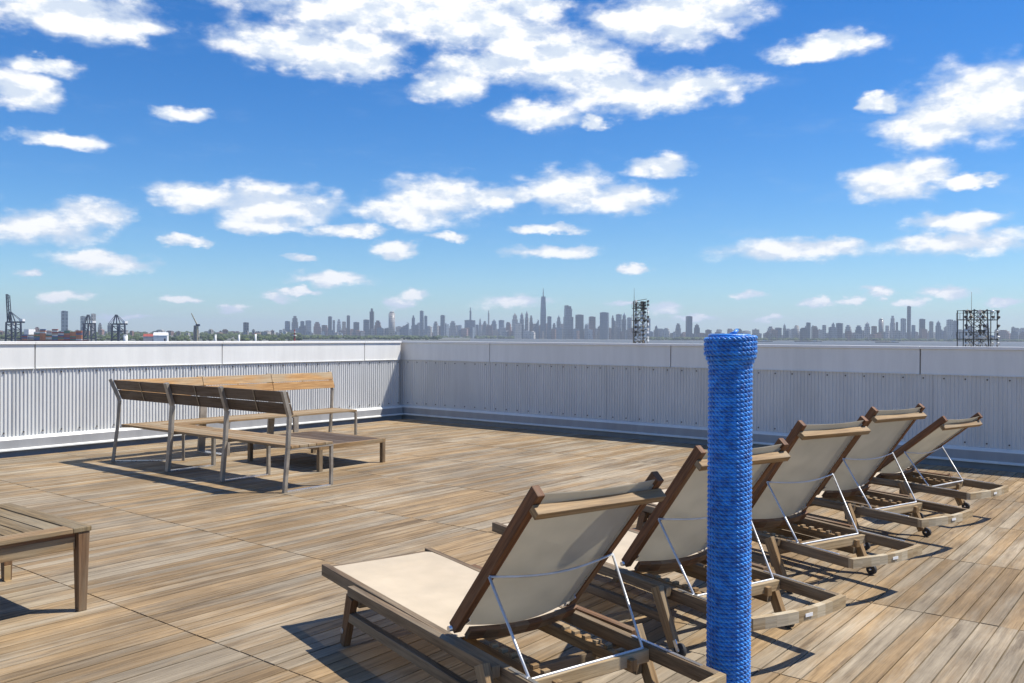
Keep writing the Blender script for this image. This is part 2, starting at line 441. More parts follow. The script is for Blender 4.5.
# ------------------------------------------------------------------ blue rope post
def rope_post(u, v):
    root = empty('rope_post', (u, v, 0), 0, 'tall round post wound in bright blue rope in front of the loungers', 'post')
    m_ = MB()
    m_.tube([(0,0,0),(0,0,1.36),(0,0,1.375),(0,0,1.452)], [.068,.068,.083,.083], 32)
    m_.build('post_core', M['rope'], root)
    pitch, sr, lay = .0178, .0051, .054
    def rad(z):
        if z < 1.345: return .0690
        if z < 1.385: return .0690 + (z-1.345)/.04*.017
        return .0860
    rings = {k: [] for k in range(3)}
    ang = 0.0; s = 0.0; z = .006
    step = .0068
    while z < 1.452:
        r = rad(z) + .0055
        er = Vector((math.cos(ang), math.sin(ang), 0)); ez = Vector((0,0,1))
        for k in range(3):
            ph = -2*math.pi*s/lay + 2*math.pi*k/3
            rings[k].append(Vector((0,0,z)) + er*(r + math.cos(ph)*.0059) + ez*math.sin(ph)*.0059)
        da = step / r; ang += da; z += pitch*da/(2*math.pi); s += step
    m_ = MB()
    for k in range(3): m_.tube(rings[k], sr, 6)
    m_.build('wound_rope', M['rope'], root)
    # flat spiral closing the top and the knotted end
    m_ = MB()
    pts = []; a = ang; r = .083
    while r > .008:
        pts.append((math.cos(a)*r, math.sin(a)*r, 1.456)); da = .012/r; a += da; r -= .0175*da/(2*math.pi)
    m_.tube(pts, .0085, 8)
    m_.build('rope_top', M['rope'], root)
    m_ = MB(); m_.tube([(.0,.02,1.455),(.012,.02,1.474),(.022,.008,1.478),(.02,-.008,1.468),(.004,-.012,1.462)], .0075, 8)
    m_.build('rope_knot', M['rope'], root)
rope_post(-1.448, 3.19)

# ------------------------------------------------------------------ sun loungers
LW, LL = .627, 2.03
def lounger(rr, deg, back_deg, label, rack=True):
    th = R(deg); ax = Vector((math.cos(th), math.sin(th), 0)); ay = Vector((-math.sin(th), math.cos(th), 0))
    c = Vector((rr[0], rr[1], 0)) - ax*(LL - LL/2) - ay*(LW/2)
    root = empty('sun_lounger', c, th, label, 'sun lounger', 'wooden sun loungers in a row')
    ox, oy = -LL/2, -LW/2
    def P(x, y, z): return Vector((x + ox, y + oy, z))
    W, G, D = M['teak'], M['teak_grey'], M['teak_dark']
    bv = .003
    def ztop(x): return .305 - (.04 * max(0, x - .2) / 1.83)
    rt, rh = .034, .056
    for y in (rt/2, LW - rt/2):
        m_ = MB(); m_.beam(P(0, y, ztop(0)-rh/2), P(LL, y, ztop(LL)-rh/2), rt, rh); m_.build('side_rail', G, root, bv)
        # metal channel let into the rail for the prop
        m_ = MB(); m_.beam(P(1.60, y, ztop(1.60)+.0015), P(1.96, y, ztop(1.96)+.0015), .014, .003); m_.build('metal_track', M['chrome'], root)
    m_ = MB(); m_.box(ox+.004, ox+.034, oy+rt+.001, oy+LW-rt-.001, .25, .292); m_.build('foot_rail', G, root, bv)
    # bowed head rail
    m_ = MB(); n = 10
    zt = ztop(LL)
    for i in range(n):
        f0, f1 = i/n, (i+1)/n
        def c2(f): return LL + .038*math.sin(math.pi*f)
        a, b = f0*LW, f1*LW
        x0, x1 = c2(f0), c2(f1)
        c8 = [P(x0, a, zt-.052), P(x0+.03, a, zt-.052), P(x1+.03, b, zt-.052), P(x1, b, zt-.052),
              P(x0, a, zt-.001), P(x0+.03, a, zt-.001), P(x1+.03, b, zt-.001), P(x1, b, zt-.001)]
        m_.hexa(c8, 0, (0,1,0))
    hr = m_.build('head_rail', M['teak_sunlit'], root)
    m_ = MB(); xm = LL + .038 + .0315
    m_.box(xm+ox, xm+ox+.002, oy+LW/2-.024, oy+LW/2+.024, zt-.033, zt-.018); m_.build('white_tag', M['tagwhite'], hr)
    # outer leg frames
    for sgn, y in ((-1, -.022), (1, LW + .022)):
        m_ = MB(); m_.beam(P(.385, y, .268), P(1.575, y, .262), .036, .044); m_.build('leg_frame_rail', W if sgn > 0 else G, root, bv)
        m_ = MB(); m_.beam(P(.355, y, .148), P(1.60, y, .135), .034, .044); m_.build('stretcher', G, root, bv)
        m_ = MB(); m_.beam(P(.405, y - sgn*-.001, .2455), P(.325, y, 0), .036, .062, 0, (1,0,0), .034, .048); lg = m_.build('front_leg', W, root, bv)
        m2 = MB(); a = P(.335, y + sgn*.0185, .07); m2.cyl(a, a + Vector((0, sgn*.003, 0)), .012, 12); m2.build('metal_disc', M['chrome'], lg)
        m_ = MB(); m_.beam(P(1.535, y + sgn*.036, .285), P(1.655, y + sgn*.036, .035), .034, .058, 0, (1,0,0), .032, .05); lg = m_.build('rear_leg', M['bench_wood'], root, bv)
        m2 = MB(); a = P(1.69, y + sgn*.026, .032); m2.cyl(a, a + Vector((0, sgn*.022, 0)), .031, 20); m2.build('wheel', M['rubber'], lg)
        m2 = MB(); m2.beam(P(1.665, y + sgn*.05, .075), P(1.69, y + sgn*.051, .032), .004, .02, 0, (1,0,0))
        m2.cyl(P(1.69, y+sgn*.018, .032), P(1.69, y+sgn*.056, .032), .006, 10); m2.build('wheel_fork', M['chrome'], lg)
    # cross members
    for x, z in ((.42, .215), (1.50, .19)):
        m_ = MB(); m_.beam(P(x, -.003, z), P(x, LW+.003, z), .03, .045); m_.build('cross_member', G, root, bv)
    m_ = MB(); m_.cyl(P(.37, -.03, .19), P(.37, LW+.03, .19), .008, 8); m_.build('tie_rod', M['chrome'], root)
    # ratchet rack under the back
    for y in (.135, LW - .135):
        m_ = MB(); m_.beam(P(1.10, y, .232), P(1.735, y, .222), .032, .044)
        for k in range(6): m_.beam(P(1.33+.065*k, y-.015, .255), P(1.33+.065*k, y+.015, .255), .022, .014)
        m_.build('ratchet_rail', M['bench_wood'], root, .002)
    m_ = MB(); m_.beam(P(1.70, rt+.002, .235), P(1.70, LW-rt-.002, .235), .03, .05); m_.build('cross_member', M['teak_sunlit'], root, bv)
    m_ = MB(); m_.beam(P(1.12, rt+.002, .215), P(1.12, LW-rt-.002, .215), .03, .045); m_.build('cross_member', M['teak_grey'], root, bv)
    # seat sling, sagging slightly
    def sheet(pf, nx, ny, th_):
        m_ = MB()
        for k, o_ in ((0, 0.0), (1, -th_)):
            b = len(m_.v)
            for i in range(nx+1):
                for j in range(ny+1): m_.v.append(pf(i/nx, j/ny, o_))
            for i in range(nx):
                for j in range(ny):
                    q = [b+i*(ny+1)+j, b+(i+1)*(ny+1)+j, b+(i+1)*(ny+1)+j+1, b+i*(ny+1)+j+1]
                    if k: q = q[::-1]
                    m_.face(q, [(0,0)]*4, 0, True)
        return m_
    def seat(a, b, o_):
        x = .002 + a*1.235; y = rt + .001 + b*(LW - 2*rt - .002)
        z = ztop(x) - .005 - .016*math.sin(math.pi*b)*math.sin(math.pi*min(1, a*1.02))
        if a == 0: z -= .012
        return P(x, y, z + o_)
    sheet(seat, 16, 12, .0015).build('seat_sling', M['sling_seat'], root)
    # backrest
    A = R(back_deg); hx, hz = 1.215, .312
    d = Vector((math.cos(A), 0, math.sin(A))); nb = Vector((math.sin(A), 0, -math.cos(A)))   # nb: rear side normal
    BL = .812; y0, y1 = .012, LW - .012 
    def B(s, y, n=0.0): return P(hx, y, hz) + d*s + nb*n
    for sgn, y in ((-1, y0+.017), (1, y1-.017)):
        m_ = MB(); m_.beam(B(-.0, y), B(BL, y), .034, .050, 0, nb); r_ = m_.build('back_rail', D, root, .004)
        m2 = MB(); yy = y - sgn*.0185; m2.beam(B(.02, yy, .014), B(BL-.03, yy, .014), .003, .012, 0, nb); m2.build('sling_channel', M['chrome'], r_)
        m2 = MB(); m2.cyl(B(0, y - sgn*.03), B(0, y + sgn*.03), .011, 12); m2.beam(B(.0, y - sgn*.021, .0), B(.085, y - sgn*.021, .02), .004, .022, 0, nb); m2.build('hinge', M['chrome'], r_)
    def back(a, b, o_):
        s = .03 + a*(BL - .035); y = y0 + .036 + b*(y1 - y0 - .072)
        sag = .030*math.sin(math.pi*b)*(.55 + .45*math.cos(math.pi*a)) + .008*math.sin(math.pi*b)
        return B(s, y, .012 + sag + o_)
    sheet(back, 18, 14, .0015).build('back_sling', M['sling_back'], root)
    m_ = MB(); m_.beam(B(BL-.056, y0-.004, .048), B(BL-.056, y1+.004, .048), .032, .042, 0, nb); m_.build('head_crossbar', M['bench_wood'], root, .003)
    # curved lower bar
    m_ = MB(); n = 8
    for i in range(n):
        def q(f): return B(.035, y0+.036+f*(y1-y0-.072), .052 + .026*math.sin(math.pi*f))
        m_.beam(q(i/n), q((i+1)/n + (.003 if i < n-1 else 0)), .055, .022, 0, nb)
    m_.build('lumbar_bar', M['teak_dark'], root)
    # wire prop
    ps = .372
    t0, t1 = B(ps, y0-.003, .03), B(ps, y1-.004, .03)
    foot_x = min(1.72, hx + ps*math.cos(A) + .24)
    zf = .262
    b0_, b1_ = P(foot_x, y0+.02, zf), P(foot_x, y1-.045, zf)
    m_ = MB(); arc = [t0 + (t1-t0)*f + nb*(.035*math.sin(math.pi*f)) for f in [k/12 for k in range(13)]]
    m_.tube(arc, .0052, 8); m_.build('prop_bow', M['wire'], root)
    m_ = MB(); m_.tube([t0, b0_ + (t0-b0_)*.02, b0_, b0_*.97 + b1_*.03, b1_*.97 + b0_*.03, b1_, b1_ + (t1-b1_)*.02, t1], .0055, 8)
    m_.build('wire_prop', M['wire'], root)
    return root
lounger((-1.352, 2.906), -16.0, 49, 'nearest sun lounger, cream sling seat and red brown back rails, left of the blue post')
lounger((-1.331, 4.144), -18.0, 51, 'second sun lounger, its raised back partly hidden behind the blue rope post')
lounger((-1.309, 5.436), -19.0, 53.5, 'middle sun lounger of the five, first whole one right of the blue post')
lounger((-1.302, 6.782), -17.5, 53.5, 'fourth sun lounger back from the camera, steep back, before the flatter last one')
lounger((-1.289, 8.086), -15.0, 39, 'farthest sun lounger by the shaded wall, its back reclined lowest')

# ------------------------------------------------------------------ L-shaped bench
BU, BV = -9.80, 5.05
BL1, BL2 = 3.16, 3.18
def l_bench():
    root = empty('corner_bench', (BU, BV, 0), 0, 'L-shaped slatted wood bench with high backrest on thin grey steel legs', 'bench')
    # local (s along wing, n forward); wing 1 along +X with n=+Y ; wing 2 along +Y with n=+X
    w1 = lambda s, n, z: Vector((s, n, z))
    w2 = lambda s, n, z: Vector((n, s, z))
    FD = .56
    def leg_frame(F, s, w, diag=False):
        # diag: mitred corner frame along n=s
        k = 1.0
        def Q(n, z): return F(s, n, z) if not diag else Vector((n, n, z))
        up = F(1, 0, 0) - F(0, 0, 0) if not diag else Vector((1, -1, 0)).normalized()
        m_ = MB()
        m_.beam(Q(0, 0), Q(.035, .40), .034, w, 0, up); m_.beam(Q(.035, .402), Q(.052, .70), .034, w, 0, up)
        m_.build('back_leg', M['steel'], root, .002)
        m_ = MB(); m_.beam(Q(.050, .703), Q(-.022, .94), .036, w, 0, up); m_.build('backrest_bracket', M['steel'], root, .002)
        m_ = MB(); m_.beam(Q(FD-.012, 0), Q(FD-.012, .385), .03, w*.8, 0, up); m_.build('front_leg', M['steel'], root, .002)
        m_ = MB(); m_.beam(Q(.02, .007), Q(FD-.03, .007), w, .01); m_.build('foot_bar', M['chrome'], root)
        m_ = MB(); m_.beam(Q(.055, .393), Q(FD, .393), w, .014); m_.build('seat_bearer', M['steel'], root)
    leg_frame(w1, 0, .024, True)
    for F, L, cuts in ((w1, BL1, (1.155, 2.15)), (w2, BL2, (1.12, 2.14))):
        for s in cuts: leg_frame(F, s, .09 if F is w2 else (.06 if s == cuts[0] else .045))
        leg_frame(F, L - .018, .036)
        ed = (0,) + tuple(cuts) + (L,)
        for i in range(3):
            a, b = ed[i], ed[i+1]
            # seat boards (mitred at the corner)
            m_ = MB(); nb_ = 5; n0, n1 = .058, FD; bw = (n1-n0)/nb_
            for j in range(nb_):
                q0, q1 = n0 + j*bw + .004, n0 + (j+1)*bw - .004
                a0 = a + .002 if i else q0 + .003; a1 = a + .002 if i else q1 + .003
                z0, z1 = .402, .426
                c = [F(a0, q0, z0), F(b-.002, q0, z0), F(b-.002, q1, z0), F(a1, q1, z0), F(a0, q0, z1), F(b-.002, q0, z1), F(b-.002, q1, z1), F(a1, q1, z1)]
                if F is w2: c = [c[0], c[3], c[2], c[1], c[4], c[7], c[6], c[5]]
                m_.hexa(c, 0, F(1,0,0)-F(0,0,0))
            m_.build('seat_slats', M['bench_wood'], root, .003)
            # backrest boards, on the front of the sloping brackets
            m_ = MB()
            for j in range(2):
                z0 = .712 + j*.113; z1 = z0 + .106
                def off(z): return .050 + (.703 - z)/.237*.072 + .02
                th_ = .022
                a0 = a + .003 if i else off(.82) ; 
                c = [F(a + .003 if i else off(z0), off(z0), z0), F(b-.003, off(z0), z0), F(b-.003, off(z0)+th_, z0), F(a + .003 if i else off(z0)+th_, off(z0)+th_, z0),
                     F(a + .003 if i else off(z1), off(z1), z1), F(b-.003, off(z1), z1), F(b-.003, off(z1)+th_, z1), F(a + .003 if i else off(z1)+th_, off(z1)+th_, z1)]
                if F is w2: c = [c[0], c[3], c[2], c[1], c[4], c[7], c[6], c[5]]
                m_.hexa(c, 0, F(1,0,0)-F(0,0,0))
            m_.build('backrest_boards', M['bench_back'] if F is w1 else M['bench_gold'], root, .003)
            mid = (a+b)/2
            m_ = MB(); m_.beam(F(mid, .057, .715), F(mid, -.006, .925), .003, .016, 0, F(1,0,0)-F(0,0,0)); m_.build('backrest_strap', M['teak_grey'], root)
    return root
l_bench()

# ------------------------------------------------------------------ low slatted table in the L
def low_table():
    u0, u1, v0, v1, zt = -8.68, -7.40, 6.06, 7.02, .275
    root = empty('low_table', ((u0+u1)/2, (v0+v1)/2, 0), 0, 'low dark slatted table standing inside the L of the bench', 'table')
    a, b = (u1-u0)/2, (v1-v0)/2
    m_ = MB(); n = 9; w = (2*b-.08)/n
    for i in range(n):
        y = -b + .04 + i*w; m_.box(-a+.042, a-.042, y+.003, y+w-.003, zt-.02, zt-.001)
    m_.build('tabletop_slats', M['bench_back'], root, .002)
    for sy in (-1, 1):
        m_ = MB(); y = sy*(b-.02); m_.box(-a, a, y-.02, y+.02, zt-.045, zt); m_.build('table_frame', M['bench_wood'], root, .002)
    for sx in (-1, 1):
        m_ = MB(); x = sx*(a-.02); m_.box(x-.02, x+.02, -b+.041, b-.041, zt-.045, zt); m_.build('table_frame', M['bench_wood'], root, .002)
    for sx in (-1, 1):
        for sy in (-1, 1):
            m_ = MB(); x, y = sx*(a-.024), sy*(b-.024); m_.box(x-.023, x+.023, y-.023, y+.023, 0, zt-.0455); m_.build('leg', M['teak_grey'], root, .002)
low_table()

# ------------------------------------------------------------------ coffee table at the left
def coffee_table():
    u0, u1, v0, v1, zt = -5.59, -4.595, 1.20, 2.255, .445
    root = empty('coffee_table', ((u0+u1)/2, (v0+v1)/2, 0), 0, 'brown wooden coffee table with slatted top and tapered legs at the left edge', 'table')
    a, b = (u1-u0)/2, (v1-v0)/2
    fw = .095
    for sy in (-1, 1):
        m_ = MB(); y = sy*(b-fw/2); m_.box(-a, a-fw-.002 if False else a, y-fw/2, y+fw/2, zt-.026, zt); m_.build('top_border', M['table_wood'], root, .004)
    for sx in (-1, 1):
        m_ = MB(); x = sx*(a-fw*.55/1); w = fw*.55
        x = sx*(a-w); m_.box(x-w, x+w, -b+fw+.001, b-fw-.001, zt-.026, zt, 0, (0,1,0)); m_.build('top_border', M['bench_wood'], root, .004)
    m_ = MB(); n = 9; y0 = -b+fw+.004; w = (2*b-2*fw-.008)/n
    for i in range(n): m_.box(-a+.108, a-.108, y0+i*w+.004, y0+(i+1)*w-.004, zt-.026, zt-.003)
    m_.build('top_slats', M['table_wood'], root, .003)
    for sx in (-1, 1):
        m_ = MB(); x = sx*(a-.038); m_.box(x-.012, x+.012, -b+.075, b-.075, zt-.115, zt-.048); m_.build('apron', M['bench_wood'], root, .002)
        m_ = MB(); m_.box(x-.0115, x+.0115, -b+.077, b-.077, zt-.0475, zt-.0265); m_.build('apron', M['teak_dark'], root)  # dark strip: shade under the top's overhang put into the wood colour
    for sy in (-1, 1):
        m_ = MB(); y = sy*(b-.045); m_.box(-a+.075, a-.075, y-.012, y+.012, zt-.095, zt-.0265); m_.build('apron', M['teak_dark'], root, .002)
    for sx in (-1, 1):
        for sy in (-1, 1):
            m_ = MB(); x, y = sx*(a-.037), sy*(b-.037)
            m_.beam((x, y, zt-.0265), (x-sx*.004, y, .0), .062, .062, 0, (0,1,0), .044, .044); lg = m_.build('leg', M['teak'], root, .004)
    m_ = MB(); x, y = -(a-.045), b-.045
    m_.box(x+.026, x+.03, y-.018, y+.018, .0, .09); m_.box(x+.0305, x+.05, y-.018, y+.018, .0, .004); m_.build('brass_bracket', M['brass'], root, .001)
coffee_table()

# ------------------------------------------------------------------ harbour, land
WZ = -22.5
def sheet_poly(name, pts, z, m, label=None, res=None):
    me = bpy.data.meshes.new(name); me.from_pydata([(p.x, p.y, z) for p in pts], [], [list(range(len(pts)))]); me.materials.append(m)
    o = bpy.data.objects.new(name, me); link(o); return tag(o, kind='structure')
m, t, b = mat('water', (.05,.075,.085), .5, 0, .4)
P = N(t, 'ShaderNodeTexCoord').outputs['Object']
bump(t, b, noise(t, P, .08, 6, .7), .6, 1.0)
t.links.new(mixc(t, noise(t, P, .0006, 4), (.07,.075,.075), (.11,.115,.11)), b.inputs['Base Color'])
M['water'] = m
RW = 24000
sheet_poly('water', [Vector((math.cos(a)*RW, math.sin(a)*RW, 0)) for a in [2*math.pi*k/48 for k in range(48)]], WZ, M['water'])
m, t, b = mat('land', (.06,.07,.04), .9)
P = N(t, 'ShaderNodeTexCoord').outputs['Object']
t.links.new(mixc(t, smooth(t, noise(t, P, .006, 6, .7), .4, .62), (.045,.065,.028), (.17,.16,.145)), b.inputs['Base Color'])
M['land'] = m
m, t, b = mat('quay', (.2,.2,.19), .9); M['quay'] = m
P = N(t, 'ShaderNodeTexCoord').outputs['Object']
t.links.new(mixc(t, noise(t, P, .03, 5), (.12,.12,.115), (.26,.25,.235)), b.inputs['Base Color'])
# the town's own ground under the building, a port spit on the left, far shores
sheet_poly('ground', [Vector(p) for p in ((-400,-600,0),(420,-600,0),(420,330,0),(-150,330,0),(-400,150,0))], WZ+1.2, M['quay'])
def ridge(name, c0, c1, d0, d1, hts, m_):
    """land that rises gently from its shore (d0) to its back (d1); hts(f) -> back height above water"""
    mb_ = MB(); n = 60; rows = 5
    for i in range(n+1):
        c = c0 + (c1-c0)*i/n
        for j in range(rows+1):
            f = j/rows; dd = d0 + (d1-d0)*f
            z = WZ + 1.0 + hts(i/n)*f*f*(3-2*f)
            mb_.v.append(bearing(c, dd, z))
        mb_.v.append(bearing(c, d0-2, WZ-.5))
    k = rows+2
    for i in range(n):
        for j in range(rows):
            a = i*k+j; mb_.face([a, a+k, a+k+1, a+1], [(0,0)]*4, 0, True)
        a = i*k; mb_.face([a+k-1, a+k+k-1, a+k, a], [(0,0)]*4)
    return tag(mb_.build(name, m_), kind='structure')
ridge('left_shore', -120, 300, 2700, 6500, lambda f: 34 - 12*f, M['land'])
ridge('middle_shore', 255, 470, 4700, 9500, lambda f: 14, M['land'])
ridge('far_shore', 440, 720, 7900, 12000, lambda f: 8, M['land'])
ridge('right_shore', 640, 1150, 6600, 11500, lambda f: 12+10*f, M['land'])
sheet_poly('pier', [bearing(c, d) for c, d in ((-160,1500),(130,1500),(215,1750),(215,2300),(-160,2500))], WZ+2.0, M['quay'])

# ------------------------------------------------------------------ skyline
def facade(name, base, dark, sx=15.0, sz=17.0, amt=.8):
    m, t, b = mat(name, base, .55, 0, .4)
    P = N(t, 'ShaderNodeTexCoord').outputs['Object']
    s = N(t, 'ShaderNodeSeparateXYZ'); t.links.new(P, s.inputs[0])
    h = mth(t, 'ADD', s.outputs[0], s.outputs[1])
    fx = mth(t, 'FRACT', mth(t, 'DIVIDE', h, sx)); fz = mth(t, 'FRACT', mth(t, 'DIVIDE', s.outputs[2], sz))
    w = mth(t, 'MULTIPLY', mth(t, 'GREATER_THAN', fx, .38), mth(t, 'GREATER_THAN', fz, .35))
    cell = N(t, 'ShaderNodeTexWhiteNoise', noise_dimensions='2D')
    cc = N(t, 'ShaderNodeCombineXYZ'); t.links.new(mth(t, 'FLOOR', mth(t, 'DIVIDE', h, sx)), cc.inputs[0]); t.links.new(mth(t, 'FLOOR', mth(t, 'DIVIDE', s.outputs[2], sz)), cc.inputs[1])
    t.links.new(cc.outputs[0], cell.inputs[0])
    f = mth(t, 'MULTIPLY', w, mth(t, 'ADD', .35, mth(t, 'MULTIPLY', cell.outputs[0], amt)))
    oi = N(t, 'ShaderNodeObjectInfo').outputs['Random']
    v = mth(t, 'ADD', .7, mth(t, 'MULTIPLY', oi, .9))
    c3 = N(t, 'ShaderNodeCombineXYZ')
    for i in range(3): t.links.new(v, c3.inputs[i])
    t.links.new(mixc(t, 1.0, mixc(t, f, base, dark), c3.outputs[0], 'MULTIPLY'), b.inputs['Base Color'])
    t.links.new(mth(t, 'SUBTRACT', .6, mth(t, 'MULTIPLY', w, .35)), b.inputs['Roughness'])
    return m
F = {'glass': facade('glass_facade', (.12,.15,.18), (.04,.055,.07)),
     'stone': facade('stone_facade', (.30,.28,.25), (.07,.075,.08)),
     'brick': facade('brick_facade', (.22,.13,.10), (.06,.055,.055)),
     'pale': facade('pale_facade', (.42,.40,.37), (.12,.13,.14)),
     'dark': facade('dark_facade', (.075,.085,.095), (.03,.035,.04))}
def dist_for(c): return None
def tower(name, c0, c1, ytop, dist, fac, shape, label, group='towers of the distant skyline', zb=None, cat='tower', aspect=1.0):
    cm = (c0+c1)/2; hz = 336.5 + .005*(cm-512)
    px = dist/FPX
    w = (c1-c0)*px*.86; dp = max(w*aspect, 14)
    zt = EYE + (hz-ytop)*px
    zb = WZ+1 if zb is None else zb
    h = zt - zb
    rot = HEAD + math.atan((512-cm)/FPX)*.9 + random.uniform(-.25, .25)
    o = None
    root = empty(name, bearing(cm, dist, zb), rot, label, cat, group)
    m_ = MB(); fm = F[fac]
    x, y = w/2, dp/2
    def bx(m__, x0, x1, y0, y1, z0, z1): m__.box(x0, x1, y0, y1, z0, z1, 0, (0,0,1))
    if shape == 'slab':
        bx(m_, -x, x, -y, y, 0, h*.985); m2 = MB(); bx(m2, -x*.6, x*.4, -y*.6, y*.5, h*.986, h)
    elif shape == 'step':
        bx(m_, -x, x, -y, y, 0, h*.72); bx(m_, -x*.8, x*.8, -y*.8, y*.8, h*.721, h*.9); m2 = MB(); bx(m2, -x*.5, x*.5, -y*.5, y*.5, h*.901, h)
    elif shape == 'point':
        bx(m_, -x, x, -y, y, 0, h*.74); bx(m_, -x*.72, x*.72, -y*.72, y*.72, h*.741, h*.88); m2 = MB(); m2.beam((0,0,h*.881), (0,0,h*.95), x*1.1, y*1.1, 0, (0,1,0), x*.4, y*.4); m2.beam((0,0,h*.9502), (0,0,h), x*.3, y*.3, 0, (0,1,0), .6, .6)
    elif shape == 'spire':
        bx(m_, -x, x, -y, y, 0, h*.50)
        m_.beam((0,0,h*.5001), (0,0,h*.84), 2*x, 2*y, 0, (0,1,0), 1.5*x, 1.5*y); m2 = MB(); m2.beam((0,0,h*.8402), (0,0,h), 11, 11, 0, (0,1,0), 4, 4)
    elif shape == 'needle':
        bx(m_, -x, x, -y, y, 0, h*.9); m2 = MB(); bx(m2, -x*.5, x*.5, -y*.5, y*.5, h*.901, h)
    elif shape == 'slant':
        m_.hexa([(-x,-y,0),(x,-y,0),(x,y,0),(-x,y,0),(-x,-y,h*.55),(x,-y,h*.97),(x,y,h*.97),(-x,y,h*.55)], 0, (0,0,1)); m2 = MB(); bx(m2, x*.5, x*.9, -y*.4, y*.4, h*.98, h)
    elif shape == 'crown':
        bx(m_, -x, x, -y, y, 0, h*.66); bx(m_, -x*.85, x*.7, -y*.85, y*.85, h*.661, h*.9); m2 = MB(); bx(m2, -x*.8, -x*.1, -y*.8, y*.8, h*.901, h); bx(m2, 0, x*.5, -y*.8, y*.8, h*.901, h*.975)
    elif shape == 'round':
        m_.cyl((0,0,0), (0,0,h*.93), x, 20); m2 = MB(); m2.cyl((0,0,h*.931), (0,0,h), x*.8, 20, 0, x*.6)
    m_.build('tower_body', fm, root); m2.build('spire' if shape in ('spire','point') else 'roof_top', fm, root)
    return root

